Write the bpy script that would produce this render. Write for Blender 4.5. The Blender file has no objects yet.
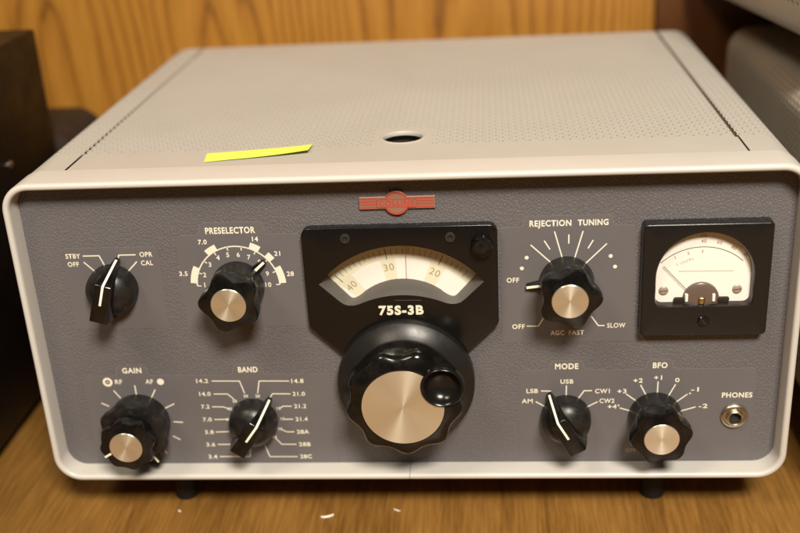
import bpy, bmesh, math, random
from mathutils import Vector, Matrix, Euler
from math import sin, cos, pi, radians, hypot, atan2, sqrt
random.seed(7)
S = 0.001                      # all measures below are millimetres
SC = bpy.context.scene
COL = SC.collection

# ------------------------------------------------------------------ materials
def mat(name, base=(0.5, 0.5, 0.5), rough=0.5, metal=0.0, spec=0.5, coat=0.0):
    m = bpy.data.materials.new(name); m.use_nodes = True
    b = m.node_tree.nodes['Principled BSDF']
    b.inputs['Base Color'].default_value = (*base, 1)
    b.inputs['Roughness'].default_value = rough
    b.inputs['Metallic'].default_value = metal
    b.inputs['Specular IOR Level'].default_value = spec
    b.inputs['Coat Weight'].default_value = coat
    b.inputs['Coat Roughness'].default_value = 0.08
    return m
def N(m, t, **k):
    n = m.node_tree.nodes.new(t)
    for a, v in k.items():
        if a in n.inputs: n.inputs[a].default_value = v
        else: setattr(n, a, v)
    return n
def L(m, a, b): m.node_tree.links.new(a, b)
def bsdf(m): return m.node_tree.nodes['Principled BSDF']
def coords(m, scale=(1, 1, 1), rot=(0, 0, 0), what='Object'):
    t = N(m, 'ShaderNodeTexCoord'); mp = N(m, 'ShaderNodeMapping')
    mp.inputs['Scale'].default_value = scale; mp.inputs['Rotation'].default_value = rot
    L(m, t.outputs[what], mp.inputs['Vector']); return mp.outputs['Vector']
def noise(m, vec, scale, detail=3, rough=0.5, dist=0.0):
    n = N(m, 'ShaderNodeTexNoise'); n.inputs['Scale'].default_value = scale
    n.inputs['Detail'].default_value = detail; n.inputs['Roughness'].default_value = rough
    n.inputs['Distortion'].default_value = dist; L(m, vec, n.inputs['Vector']); return n.outputs['Fac']
def ramp(m, fac, stops):
    r = N(m, 'ShaderNodeValToRGB'); e = r.color_ramp.elements
    while len(e) < len(stops): e.new(0.5)
    for i, (p, c) in enumerate(stops):
        e[i].position = p; e[i].color = (*c, 1) if len(c) == 3 else c
    L(m, fac, r.inputs['Fac']); return r.outputs['Color']
def bump(m, h, dist, strength=1.0, prev=None):
    b = N(m, 'ShaderNodeBump'); b.inputs['Distance'].default_value = dist; b.inputs['Strength'].default_value = strength
    L(m, h, b.inputs['Height'])
    if prev: L(m, prev, b.inputs['Normal'])
    return b.outputs['Normal']
def math_(m, op, a, b=None, v=None):
    n = N(m, 'ShaderNodeMath', operation=op); L(m, a, n.inputs[0])
    if b is not None: L(m, b, n.inputs[1])
    if v is not None: n.inputs[1].default_value = v
    return n.outputs[0]
def vary(m, base, amt, scale, rough=None, ra=0.1):
    """slight mottling of the colour and the gloss"""
    v = coords(m); f = noise(m, v, scale, 5, 0.6)
    lo = tuple(c*(1-amt) for c in base); hi = tuple(min(1, c*(1+amt)) for c in base)
    L(m, ramp(m, f, [(0.3, lo), (0.7, hi)]), bsdf(m).inputs['Base Color'])
    if rough is not None:
        mr = N(m, 'ShaderNodeMapRange'); mr.inputs['From Min'].default_value = 0.3; mr.inputs['From Max'].default_value = 0.7
        mr.inputs['To Min'].default_value = rough-ra; mr.inputs['To Max'].default_value = rough+ra
        f2 = noise(m, v, scale*2.7, 6, 0.65); L(m, f2, mr.inputs['Value']); L(m, mr.outputs[0], bsdf(m).inputs['Roughness'])
    return v

M = {}
# smooth pale paint of the bezel
m = M['bezel'] = mat('bezel_paint', rough=0.36)
v = vary(m, (0.55, 0.53, 0.49), 0.03, 14, 0.36, 0.06)
L(m, bump(m, noise(m, v, 900, 2), 0.00002, 0.6), bsdf(m).inputs['Normal'])
m = M['shell'] = mat('cabinet_paint', rough=0.5)
v = vary(m, (0.455, 0.44, 0.40), 0.05, 9, 0.5, 0.08)
L(m, bump(m, noise(m, v, 1300, 2), 0.00003, 0.6), bsdf(m).inputs['Normal'])
m = M['old_shell'] = mat('old_cabinet_paint', rough=0.55)
v = vary(m, (0.36, 0.335, 0.29), 0.08, 9, 0.5, 0.1)
# leather grained grey of the panel
m = M['panel'] = mat('wrinkle_grey', rough=0.42)
v = coords(m, (1, 1, 0.62), (0, radians(-32), 0))
n1 = noise(m, v, 1900, 3, 0.6, 0.4)
wv = N(m, 'ShaderNodeVectorMath', operation='ADD'); nz = N(m, 'ShaderNodeTexNoise'); nz.inputs['Scale'].default_value = 500; L(m, v, nz.inputs['Vector'])
sc_ = N(m, 'ShaderNodeVectorMath', operation='SCALE'); sc_.inputs['Scale'].default_value = 0.0010; L(m, nz.outputs['Color'], sc_.inputs[0])
L(m, v, wv.inputs[0]); L(m, sc_.outputs[0], wv.inputs[1])
vo = N(m, 'ShaderNodeTexVoronoi', feature='DISTANCE_TO_EDGE'); vo.inputs['Scale'].default_value = 820
L(m, wv.outputs[0], vo.inputs['Vector'])
mr_ = N(m, 'ShaderNodeMapRange', interpolation_type='SMOOTHSTEP'); mr_.inputs['From Max'].default_value = 0.26; L(m, vo.outputs['Distance'], mr_.inputs['Value'])
h = math_(m, 'ADD', math_(m, 'MULTIPLY', n1, v=0.5), mr_.outputs[0])
L(m, bump(m, h, 0.00016, 0.9), bsdf(m).inputs['Normal'])
v0 = coords(m); big = noise(m, v0, 12, 3)
L(m, ramp(m, big, [(0.3, (0.120, 0.114, 0.119)), (0.7, (0.135, 0.128, 0.133))]), bsdf(m).inputs['Base Color'])
m = M['plate'] = mat('smooth_grey', rough=0.42)
v = vary(m, (0.125, 0.118, 0.122), 0.04, 30, 0.45, 0.05)
L(m, bump(m, noise(m, v, 1500, 2), 0.00003, 0.6), bsdf(m).inputs['Normal'])
m = M['plate_edge'] = mat('grey_outline', (0.20, 0.185, 0.175), 0.35)
M['ink'] = mat('cream_ink', (0.80, 0.76, 0.62), 0.5)
M['white_line'] = mat('white_filled_line', (0.86, 0.83, 0.70), 0.4)
def plastic(name, c=0.006, rough=0.25, amt=0.1, dust=0.0, spec=0.4):
    m = mat(name, (c, c*0.93, c*0.86), rough, spec=spec)
    v = coords(m); f = noise(m, v, 220, 5, 0.65)
    mr = N(m, 'ShaderNodeMapRange'); mr.inputs['From Min'].default_value = 0.35; mr.inputs['From Max'].default_value = 0.7
    mr.inputs['To Min'].default_value = rough-amt*0.6; mr.inputs['To Max'].default_value = rough+amt
    L(m, f, mr.inputs['Value']); L(m, mr.outputs[0], bsdf(m).inputs['Roughness'])
    if dust:
        f3 = noise(m, v, 130, 6, 0.7)
        L(m, ramp(m, f3, [(0.42, (c, c*0.93, c*0.86)), (0.62, (dust, dust*0.88, dust*0.74))]), bsdf(m).inputs['Base Color'])
    L(m, bump(m, noise(m, v, 900, 3), 0.00002, 0.4), bsdf(m).inputs['Normal'])
    return m
M['knob'] = plastic('black_bakelite', 0.004, 0.15, 0.10, 0.010)
M['dusty'] = plastic('dusty_bakelite', 0.007, 0.36, 0.12, 0.017)
M['skirt'] = plastic('worn_bakelite', 0.012, 0.34, 0.06)
M['esc'] = plastic('black_paint', 0.006, 0.20, 0.04, spec=0.4)
M['opening'] = plastic('lit_grey_edge', 0.085, 0.40, 0.05)  # paler grey of the window reveal holds the light on its lower ledge
M['meter'] = plastic('meter_case_black', 0.010, 0.23, 0.05, spec=0.4)
M['gloss'] = plastic('glossy_black', 0.007, 0.20, 0.05)
M['rubber'] = mat('rubber', (0.012, 0.011, 0.010), 0.6, spec=0.25)
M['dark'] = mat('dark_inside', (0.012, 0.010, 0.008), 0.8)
# spun metal disc: circular brushing
m = M['spun'] = mat('spun_aluminium', (0.87, 0.83, 0.68), 0.34, 0.88)
b = bsdf(m); b.inputs['Anisotropic'].default_value = 0.80; b.inputs['Anisotropic Rotation'].default_value = 0.25
tg = N(m, 'ShaderNodeTangent', direction_type='RADIAL', axis='Y'); L(m, tg.outputs[0], b.inputs['Tangent'])
M['nickel'] = mat('nickel', (0.60, 0.53, 0.42), 0.28, 1.0)
M['brass'] = mat('brass', (0.62, 0.45, 0.16), 0.3, 1.0)
M['screw'] = mat('blackened_screw', (0.06, 0.055, 0.05), 0.35, 0.6)
M['badge'] = mat('badge_metal', (0.62, 0.38, 0.29), 0.34, 0.75)
M['badge_red'] = mat('badge_red_enamel', (0.48, 0.05, 0.03), 0.3)
M['dial'] = mat('dial_cream', (0.80, 0.76, 0.58), 0.5)
M['dial_white'] = mat('dial_white', (0.90, 0.87, 0.79), 0.5)
M['dial_ink'] = mat('dial_ink', (0.10, 0.085, 0.05), 0.6)
M['dial_ink_faint'] = mat('dial_ink_faint', (0.34, 0.28, 0.15), 0.6)
M['hair'] = mat('red_hairline', (0.30, 0.06, 0.04), 0.5)
M['face'] = mat('meter_face', (0.90, 0.87, 0.80), 0.5)
M['meter_red'] = mat('meter_red_print', (0.42, 0.25, 0.17), 0.6)
M['meter_ink'] = mat('meter_print', (0.05, 0.04, 0.03), 0.6)
M['faint'] = mat('faint_print', (0.60, 0.54, 0.45), 0.6)
M['cover'] = mat('movement_cover', (0.12, 0.085, 0.07), 0.25)
M['note'] = mat('yellow_paper', (0.76, 0.85, 0.13), 0.65)
M['chip'] = mat('white_chip', (0.85, 0.78, 0.68), 0.5)
M['seam'] = mat('seam_shadow_gap', (0.16, 0.12, 0.08), 0.7)
m = M['glass'] = bpy.data.materials.new('clear_pane'); m.use_nodes = True
nt = m.node_tree; nt.nodes.remove(nt.nodes['Principled BSDF'])
tr = N(m, 'ShaderNodeBsdfTransparent'); gl = N(m, 'ShaderNodeBsdfGlossy'); gl.inputs['Roughness'].default_value = 0.03
lw = N(m, 'ShaderNodeLayerWeight'); lw.inputs['Blend'].default_value = 0.5
p5 = math_(m, 'POWER', lw.outputs['Facing'], v=5.0); fr_n = N(m, 'ShaderNodeMath', operation='MULTIPLY_ADD'); L(m, p5, fr_n.inputs[0]); fr_n.inputs[1].default_value = 0.9; fr_n.inputs[2].default_value = 0.045; mx = N(m, 'ShaderNodeMixShader')
L(m, fr_n.outputs[0], mx.inputs[0]); L(m, tr.outputs[0], mx.inputs[1]); L(m, gl.outputs[0], mx.inputs[2])
L(m, mx.outputs[0], nt.nodes['Material Output'].inputs[0])
# black equipment case
m = M['case'] = mat('dark_brown_case', rough=0.45, spec=0.2); vary(m, (0.005, 0.0036, 0.0028), 0.2, 20, 0.42, 0.1)
m = M['leather'] = mat('dark_brown_leather', rough=0.6, spec=0.2); v = vary(m, (0.030, 0.020, 0.014), 0.2, 40, 0.6, 0.1)

def wood(name, dark, mid, light, axis, streak, fine, rough=0.4, seed=0.0, cathedral=1.0, pm=0.42):
    """plain sawn board: growth rings cut at a shallow angle, pores, and colour drift. axis: direction of the grain"""
    m = mat(name, rough=rough)
    t = N(m, 'ShaderNodeTexCoord'); mp = N(m, 'ShaderNodeMapping'); mp.inputs['Location'].default_value = (seed, seed*0.7, seed*1.3)
    sc = [1.0, 1.0, 1.0]; sc[axis] = 0.16; mp.inputs['Scale'].default_value = sc
    L(m, t.outputs['Object'], mp.inputs['Vector']); v = mp.outputs['Vector']
    warp = noise(m, v, 7.0, 2, 0.45)
    rings = math_(m, 'MULTIPLY', warp, v=streak*cathedral)
    sep = N(m, 'ShaderNodeSeparateXYZ'); L(m, v, sep.inputs[0])
    lin = math_(m, 'MULTIPLY', sep.outputs[0], v=streak*1.6)
    fineN = math_(m, 'MULTIPLY', noise(m, v, 60, 4, 0.6), v=0.8)
    tot = math_(m, 'ADD', math_(m, 'ADD', rings, lin), fineN)
    fr_ = math_(m, 'FRACT', tot)
    sc2 = [1.0, 1.0, 1.0]; sc2[axis] = 0.06
    mp2 = N(m, 'ShaderNodeMapping'); mp2.inputs['Scale'].default_value = sc2; L(m, t.outputs['Object'], mp2.inputs['Vector'])
    pores = noise(m, mp2.outputs['Vector'], fine, 5, 0.65)
    c1 = ramp(m, fr_, [(0.0, dark), (0.10, mid), (0.6, light), (0.9, mid), (1.0, dark)])
    c2 = ramp(m, pores, [(0.36, tuple(c*0.62 for c in mid)), (0.5, mid), (0.66, light)])
    mix = N(m, 'ShaderNodeMix', data_type='RGBA'); mix.inputs[0].default_value = pm
    L(m, c1, mix.inputs[6]); L(m, c2, mix.inputs[7])
    blot = noise(m, v, 4.0, 3)
    mul = N(m, 'ShaderNodeMix', data_type='RGBA', blend_type='MULTIPLY'); mul.inputs[0].default_value = 1.0
    L(m, mix.outputs[2], mul.inputs[6]); L(m, ramp(m, blot, [(0.3, (0.86, 0.84, 0.80)), (0.7, (1, 1, 1))]), mul.inputs[7])
    L(m, mul.outputs[2], bsdf(m).inputs['Base Color'])
    L(m, bump(m, pores, 0.0001, 0.3), bsdf(m).inputs['Normal'])
    return m
M['wall'] = wood('varnished_plywood', (0.10, 0.034, 0.005), (0.35, 0.150, 0.020), (0.46, 0.225, 0.034), 2, 38.0, 330, 0.42, 1.3, 0.55, 0.36)
M['desk'] = wood('worn_desk_top', (0.12, 0.054, 0.012), (0.23, 0.112, 0.025), (0.33, 0.172, 0.042), 1, 9.0, 420, 0.36, 4.1, 0.8, 0.62)
M['post'] = wood('dark_brown_board', (0.055, 0.018, 0.005), (0.11, 0.038, 0.010), (0.16, 0.058, 0.015), 2, 8.0, 260, 0.4, 2.2)  # darker and redder than the plywood beside it

# ------------------------------------------------------------------ object plumbing
ORG = {}
def tag(o, label=None, cat=None, group=None, kind=None):
    if label: o['label'] = label
    if cat: o['category'] = cat
    if group: o['group'] = group
    if kind: o['kind'] = kind
    return o
def empty(name, loc, rz=0.0):
    o = bpy.data.objects.new(name, None); COL.objects.link(o); o.empty_display_size = 0.02
    o.location = Vector(loc)*S; o.rotation_euler = (0, 0, rz); ORG[o] = Vector(loc); return o
def obj(name, bm, m, parent=None, org=None, sharp=32, mats=None, label=None, flat=False):
    """links a bmesh, given in scene millimetres, as one mesh object whose origin is org"""
    if org is None:
        xs = [v.co for v in bm.verts]
        lo = Vector([min(c[i] for c in xs) for i in range(3)]); hi = Vector([max(c[i] for c in xs) for i in range(3)])
        org = (lo+hi)/2
    org = Vector(org)
    bmesh.ops.recalc_face_normals(bm, faces=bm.faces) if not flat else None
    for f in bm.faces: f.smooth = True
    for e in bm.edges:
        if len(e.link_faces) == 2 and e.calc_face_angle(0) > radians(sharp): e.smooth = False
    for v in bm.verts: v.co = (v.co-org)*S
    me = bpy.data.meshes.new(name); bm.to_mesh(me); bm.free()
    for k in (mats or [m]): me.materials.append(k)
    o = bpy.data.objects.new(name, me); COL.objects.link(o); ORG[o] = org
    while parent is not None and parent.parent is not None and parent.parent.parent is not None: parent = parent.parent
    if parent is not None:
        o.parent = parent; o.location = (org-ORG[parent])*S
    else: o.location = org*S
    if label: o['label'] = label
    return o

# ------------------------------------------------------------------ shape helpers (all in mm)
def BM(): return bmesh.new()
def loft(bm, rings, closed=True, cap0=False, cap1=False, mi=0):
    R = [[bm.verts.new(p) for p in r] for r in rings]
    n = len(R[0]); fs = []
    for a, b in zip(R, R[1:]):
        for i in range(n if closed else n-1):
            j = (i+1) % n
            try: fs.append(bm.faces.new((a[i], a[j], b[j], b[i])))
            except ValueError: pass
    if cap0: fs.append(bm.faces.new(list(reversed(R[0]))))
    if cap1: fs.append(bm.faces.new(R[-1]))
    for f in fs: f.material_index = mi
    return R
def rrect(x0, x1, z0, z1, r, n=8):
    """closed outline of a rounded rectangle in X and Z"""
    P = []
    for cx, cz, a0 in ((x1-r, z1-r, 0), (x0+r, z1-r, 90), (x0+r, z0+r, 180), (x1-r, z0+r, 270)):
        for k in range(n+1):
            a = radians(a0+90*k/n); P.append((cx+r*cos(a), cz+r*sin(a)))
    return P
def xz(P, y): return [(p[0], y, p[1]) for p in P]
def box(bm, x0, x1, y0, y1, z0, z1, bev=0.0, seg=2):
    vs = [bm.verts.new((x, y, z)) for x in (x0, x1) for y in (y0, y1) for z in (z0, z1)]
    fs = [bm.faces.new([vs[i] for i in q]) for q in ((0, 1, 3, 2), (4, 6, 7, 5), (0, 4, 5, 1), (2, 3, 7, 6), (0, 2, 6, 4), (1, 5, 7, 3))]
    if bev:
        es = list({e for f in fs for e in f.edges})
        bmesh.ops.bevel(bm, geom=es, offset=bev, segments=seg, profile=0.5, affect='EDGES')
def circ(cx, cz, r, n=48, a0=0.0): return [(cx+r*cos(a0+2*pi*i/n), cz+r*sin(a0+2*pi*i/n)) for i in range(n)]
def lathe(bm, cx, cz, prof, n=48, cap0=False, cap1=True, fn=None):
    """turned about an axis along Y; prof = [(r, y)...]; fn(theta, k) multiplies the radius"""
    rings = []
    for k, (r, y) in enumerate(prof):
        rings.append([(cx+r*(fn(2*pi*i/n, k) if fn else 1)*cos(2*pi*i/n), y, cz+r*(fn(2*pi*i/n, k) if fn else 1)*sin(2*pi*i/n)) for i in range(n)])
    loft(bm, rings, True, cap0, cap1)
def stroke(bm, pts, w, y):
    """flat ribbon on the plane Y = y along a polyline, mitred"""
    n = len(pts); Lf = []; Rt = []
    for i, p in enumerate(pts):
        d0 = Vector(p)-Vector(pts[i-1]) if i > 0 else Vector(pts[1])-Vector(p)
        d1 = Vector(pts[i+1])-Vector(p) if i < n-1 else d0
        d0.normalize(); d1.normalize(); t = (d0+d1).normalized(); nn = Vector((-t.y, t.x)); k = w/2/max(0.35, nn.dot(Vector((-d0.y, d0.x))))
        Lf.append(bm.verts.new((p[0]+nn.x*k, y, p[1]+nn.y*k))); Rt.append(bm.verts.new((p[0]-nn.x*k, y, p[1]-nn.y*k)))
    for i in range(n-1): bm.faces.new((Lf[i], Lf[i+1], Rt[i+1], Rt[i]))
def ribbon3(bm, pts, w, side):
    """thin solid ribbon along 3D points, width w across the vector side, a little thick"""
    side = Vector(side).normalized(); rings = []
    for p in pts:
        p = Vector(p); rings.append([p+side*w/2, p-side*w/2])
    loft(bm, rings, closed=False)
def disc(bm, cx, cz, r, y, n=24): bm.faces.new([bm.verts.new(p) for p in reversed(xz(circ(cx, cz, r, n), y))])
def polar(c, r, a): return (c[0]+r*cos(radians(a)), c[1]+r*sin(radians(a)))
def arc(c, r, a0, a1, n=24): return [polar(c, r, a0+(a1-a0)*k/n) for k in range(n+1)]
TXT = {}; CAP = 0.682
def glyphs(s, bold):
    key = (s, bold)
    if key not in TXT:
        cu = bpy.data.curves.new('lettering', 'FONT'); cu.body = s; cu.size = 1.0; cu.offset = bold; cu.resolution_u = 4
        cu.space_character = 1.12
        o = bpy.data.objects.new('lettering', cu); COL.objects.link(o)
        bpy.context.view_layer.update()
        me = bpy.data.meshes.new_from_object(o.evaluated_get(bpy.context.evaluated_depsgraph_get()))
        vs = [v.co.copy() for v in me.vertices]; fs = [tuple(p.vertices) for p in me.polygons]
        bpy.data.objects.remove(o); bpy.data.curves.remove(cu); bpy.data.meshes.remove(me)
        x0 = min(v.x for v in vs); x1 = max(v.x for v in vs); y0 = min(v.y for v in vs); y1 = max(v.y for v in vs)
        if 'J' in s or s[0] in '+-': y0, y1 = -bold, CAP+bold     # letters that hang below the line, low signs
        TXT[key] = ([((v.x-x0)/(x1-x0)-0.5, (v.y-y0)/(y1-y0)-0.5) for v in vs], fs, (x1-x0)/(y1-y0))
    return TXT[key]
def text(bm, s, cx, cz, h, y, w=None, rot=0.0, bold=0.022, depth=0.0):
    vs, fs, asp = glyphs(s, bold)
    if w is None: w = h*asp
    a = radians(rot); V = []
    for u, v_ in vs:
        px, pz = u*w, v_*h
        V.append(bm.verts.new((cx+px*cos(a)-pz*sin(a), y, cz+px*sin(a)+pz*cos(a))))
    F = [bm.faces.new([V[i] for i in f]) for f in fs]
    if depth:
        r = bmesh.ops.extrude_face_region(bm, geom=F)
        for e in r['geom']:
            if isinstance(e, bmesh.types.BMVert): e.co.y -= depth
def fill(bm, loops):
    """planar face with holes from closed loops of vertices"""
    es = []
    for lp in loops:
        for i in range(len(lp)):
            a, b = lp[i], lp[(i+1) % len(lp)]
            e = bm.edges.get((a, b)) or bm.edges.new((a, b)); es.append(e)
    return bmesh.ops.triangle_fill(bm, use_beauty=True, use_dissolve=False, edges=es)

# ------------------------------------------------------------------ the receiver
W, H, RC = 187.5, 165.0, 14.0
PY = 11.0                       # face of the recessed panel
RX = empty('radio_receiver', (0, 150, -27))
tag(RX, 'grey tabletop communications receiver with black knobs, dial and meter on the wooden desk', 'radio')

def rr(d, y, n=10): return xz(rrect(-W+d, W-d, d, H-d, RC-d if RC-d > 1 else 1, n), y)
bm = BM()
prof = [(0.9, 21.6), (0.0, 21.0), (0.0, 2.0), (0.12, 1.2), (0.5, 0.5), (1.1, 0.1), (1.75, 0.0), (2.4, 0.1), (3.0, 0.5), (3.35, 1.2), (3.5, 2.0), (3.75, 11.4)]
loft(bm, [rr(d, y) for d, y in prof])
bezel = obj('bezel', bm, M['bezel'], RX)
bm = BM()
for x in (-0.4,):
    pts = [(x, 0.35*0, 0)]
    path = [(1.0, -0.06), (2.2, -0.02), (3.0, 0.44), (3.42, 1.3), (3.56, 3.0), (3.8, 10.9)]
    loft(bm, [[(x-0.16, y, d+0.05), (x+0.16, y, d+0.05)] for d, y in path], closed=False)
obj('bezel_seam', bm, M['seam'], bezel)

# front panel, a sheet 2 mm thick filling the bezel
bm = BM()
pr_ = loft(bm, [xz(rrect(-W+3.6, W-3.6, 3.6, H-3.6, 10.4, 10), y) for y in (13, 11)])
hole_ = loft(bm, [xz(rrect(-44.5, 44.5, 84, 134, 3, 6), y) for y in (13, 11)])
fill(bm, [pr_[1], hole_[1]])
panel = obj('front_panel', bm, M['panel'], RX)

# smooth fields with raised outlines round the lettering
PL = PY-0.10
INK = PL-0.05
def field(pts):
    bm = BM()
    f = [bm.verts.new((x, PL, z)) for x, z in pts]; bm.faces.new(f)
    bk = [bm.verts.new((x, PY+0.05, z)) for x, z in pts]
    for i in range(len(pts)): bm.faces.new((f[i], f[(i+1) % len(pts)], bk[(i+1) % len(pts)], bk[i]))
    o = obj('smooth_field', bm, M['plate'], panel)
    return o
def outline(bm, pts, w=0.22): stroke(bm, pts, w, PL-0.03)
def tabshape(x0, x1, z0, zs, zt, tabs, r=2.0):
    """outline clockwise from the lower left; tabs = [(xa, xb)] risen from the shoulder zs to zt"""
    P = [(x0, z0), (x0, zs-r), (x0+r*0.3, zs-r*0.3), (x0+r, zs)]
    for xa, xb in tabs:
        P += [(xa-3.2, zs), (xa-1.6, zs+0.6), (xa-0.4, zt-1.0), (xa+1.2, zt), (xb-1.2, zt), (xb+0.4, zt-1.0), (xb+1.6, zs+0.6), (xb+3.2, zs)]
    P += [(x1-r, zs), (x1-r*0.3, zs-r*0.3), (x1, zs-r), (x1, z0)]
    return P
fields = [
    tabshape(-166.5, -118.0, 84.0, 128.2, 128.2, []),
    tabshape(-108.8, -48.5, 84.0, 133.4, 140.0, [(-95.5, -66.0)]),
    tabshape(48.2, 111.2, 73.0, 133.9, 139.4, [(60.0, 99.5)]),
    tabshape(-168.0, -38.5, 4.2, 56.9, 63.2, [(-148.5, -134.5), (-87.5, -74.5)]),
    tabshape(56.0, 172.0, 4.2, 57.3, 62.7, [(72.5, 87.0), (120.0, 130.5)]),
]
for i, P in enumerate(fields):
    field(P); bm = BM(); outline(bm, P[2:-2]); obj('field_outline', bm, M['plate_edge'], panel)

def legend(name, fn, label=None):
    bm = BM(); fn(bm)
    return obj(name, bm, M['ink'], panel, label=label, flat=True)
LW = 0.62
def tx(bm, s, x0, x1, z0, z1, y=INK, bold=0.022): text(bm, s, (x0+x1)/2, (z0+z1)/2, abs(z1-z0), y, w=x1-x0, bold=bold)

def leg_power(bm):
    tx(bm, 'STBY', -165.0, -157.6, 122.7, 125.3); tx(bm, 'OFF', -164.6, -159.0, 118.4, 121.0)
    tx(bm, 'OPR', -127.7, -121.3, 122.9, 125.5); tx(bm, 'CAL', -127.6, -121.7, 118.4, 121.0)
    for P in ([(-156.3, 124), (-148.1, 124), (-145.8, 118)], [(-156.4, 120.8), (-151.0, 115.2)],
              [(-129.7, 124.1), (-138.2, 124.1), (-139.0, 120.8)], [(-129.6, 120.5), (-135.2, 114.9)]): stroke(bm, P, LW, INK)
legend('power_legend', leg_power)
PC = (-80.4, 106.8)
def leg_pre(bm):
    tx(bm, 'PRESELECTOR', -93.6, -69.2, 134.0, 137.4, bold=0.03)
    stroke(bm, arc(PC, 20.6, 180, 0, 60), 0.65, INK)
    for a0, a1 in ((180-27, 180-4), (114, 129), (57, 70), (36, 46), (2, 25)):
        P = arc(PC, 22.1, a1, a0, 12); stroke(bm, P, 3.4, INK-0.02)
    for k in range(10):
        a = 180-180*k/9; r0 = 18.7
        stroke(bm, [polar(PC, r0, a), polar(PC, 20.6, a)], 0.55, INK)
    for k, (x, z) in enumerate([(-97.3, 107.3), (-96.7, 112.7), (-93.4, 118.1), (-89.0, 121.7), (-84.0, 123.0), (-78.8, 123.0), (-73.7, 121.6), (-68.8, 118.9), (-65.5, 112.7), (-65.6, 106.8)]):
        text(bm, str(k+1), x, z, 2.5, INK, bold=0.02)
    for s, x, z in (('3.5', -107.2, 113.5), ('7.0', -95.7, 130.0), ('14', -69.7, 131.0), ('21', -59.6, 123.2), ('28', -54.2, 112.4)):
        text(bm, s, x, z, 2.5, INK, bold=0.025)
legend('preselector_legend', leg_pre)
RJ = (79.2, 105.8)
def leg_rej(bm):
    tx(bm, 'REJECTION', 61.7, 81.2, 134.0, 137.1, bold=0.03); tx(bm, 'TUNING', 84.2, 98.4, 134.0, 137.1, bold=0.03)
    for P in ([(62.2, 124.8), (72.4, 114.9)], [(73.4, 131.4), (77.2, 117.5)], [(86.7, 131.3), (83.0, 117.8)], [(97.9, 124.7), (88.0, 114.6)],
              [(68.6, 126.8), (71.3, 122.3)], [(80.1, 129.7), (80.1, 125.1)], [(91.5, 126.6), (89.1, 122.4)],
              [(60.1, 82.0), (65.8, 81.9), (68.5, 86.7)], [(97.8, 81.7), (94.8, 81.7), (91.3, 86.8)]): stroke(bm, P, LW, INK)
    for x, z in ((60.3, 118.3), (58.0, 112.8), (99.8, 118.3), (102.0, 112.8)): disc(bm, x, z, 0.95, INK)
    tx(bm, 'OFF', 50.7, 56.6, 105.4, 108.0); tx(bm, 'OFF', 53.1, 59.2, 80.5, 83.1)
    tx(bm, 'AGC', 71.7, 78.4, 76.8, 79.4); tx(bm, 'FAST', 80.6, 88.0, 76.8, 79.4); tx(bm, 'SLOW', 99.0, 107.8, 80.4, 83.0)
legend('rejection_legend', leg_rej)
def leg_band(bm):
    tx(bm, 'BAND', -86.0, -75.9, 58.2, 61.4, bold=0.03)
    for s, x0, x1, z in (('14.2', -108.5, -102.3, 53.5), ('14.0', -107.9, -101.9, 45.9), ('7.2', -107.8, -103.4, 38.3), ('7.0', -107.9, -103.2, 30.6),
                         ('3.8', -107.7, -103.1, 23.0), ('3.6', -107.9, -103.2, 15.4), ('3.4', -107.6, -103.0, 7.9), ('14.8', -59.2, -52.9, 52.9), ('21.0', -59.2, -52.8, 45.4),
                         ('21.2', -59.0, -52.8, 38.1), ('21.4', -59.0, -52.7, 30.4), ('28A', -59.0, -52.6, 22.8), ('28B', -58.6, -52.4, 15.2), ('28C', -58.6, -52.4, 7.7)):
        tx(bm, s, x0, x1, z-1.2, z+1.2)
    for P in ([(-100.5, 53.4), (-86.0, 53.2), (-84.1, 46.0)], [(-100.3, 45.8), (-93.1, 45.7), (-89.9, 42.4)], [(-102.1, 38.2), (-96.3, 38.1), (-93.2, 36.9)],
              [(-101.8, 30.6), (-94.4, 30.6)], [(-102.0, 23.0), (-94.8, 23.2)], [(-101.8, 15.4), (-90, 15.4)], [(-101.6, 7.9), (-85.3, 7.8), (-84.5, 13.7)],
              [(-60.3, 52.9), (-75.8, 53.1), (-77.3, 45.9)], [(-60.3, 45.4), (-69.6, 45.6), (-71.6, 42.6)], [(-60.3, 38.1), (-64.9, 38.2), (-66.4, 37.0)],
              [(-60.3, 30.4), (-65.1, 30.4)], [(-60.3, 22.8), (-64.2, 22.8), (-66.8, 24.2)], [(-59.9, 15.2), (-67.7, 15.3), (-70.9, 19.5)],
              [(-59.9, 7.6), (-74.7, 7.7), (-76.7, 14.8)]): stroke(bm, P, 0.55, INK)
    for s, x, z in (('20', -83.7, 44.4), ('20', -89.8, 41.5), ('40', -93.0, 36.9), ('40', -94.8, 30.6), ('20', -77.5, 44.3), ('15', -67.3, 36.9), ('15', -65.8, 30.7), ('10', -67.5, 24.6), ('10', -70.9, 19.7)):
        text(bm, s, x, z, 1.7, INK-0.01, bold=0.03)
legend('band_legend', leg_band)
GC = (-140.8, 30.6)
def leg_gain(bm):
    tx(bm, 'GAIN', -146.5, -136.4, 58.4, 61.6, bold=0.03); tx(bm, 'RF', -151.3, -147.5, 52.2, 54.8); tx(bm, 'AF', -135.2, -131.2, 52.2, 54.8)
    R = loft(bm, [xz(circ(-155.2, 53.4, 2.6, 28), INK), xz(circ(-155.2, 53.4, 1.3, 28), INK)]); disc(bm, -155.2, 53.4, 0.45, INK)
    disc(bm, -127.3, 53.3, 1.85, INK)
    for a, r0, r1 in ((152, 18, 22.3), (124, 16, 21.5), (91, 14, 20.7), (61, 15, 20.8), (27, 15.5, 21.3), (-4, 17, 22.2), (-32, 18.5, 22.8), (-62, 19, 23.2)):
        stroke(bm, [polar(GC, r0, a), polar(GC, r1, a)], LW, INK)
legend('gain_legend', leg_gain)
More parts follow.
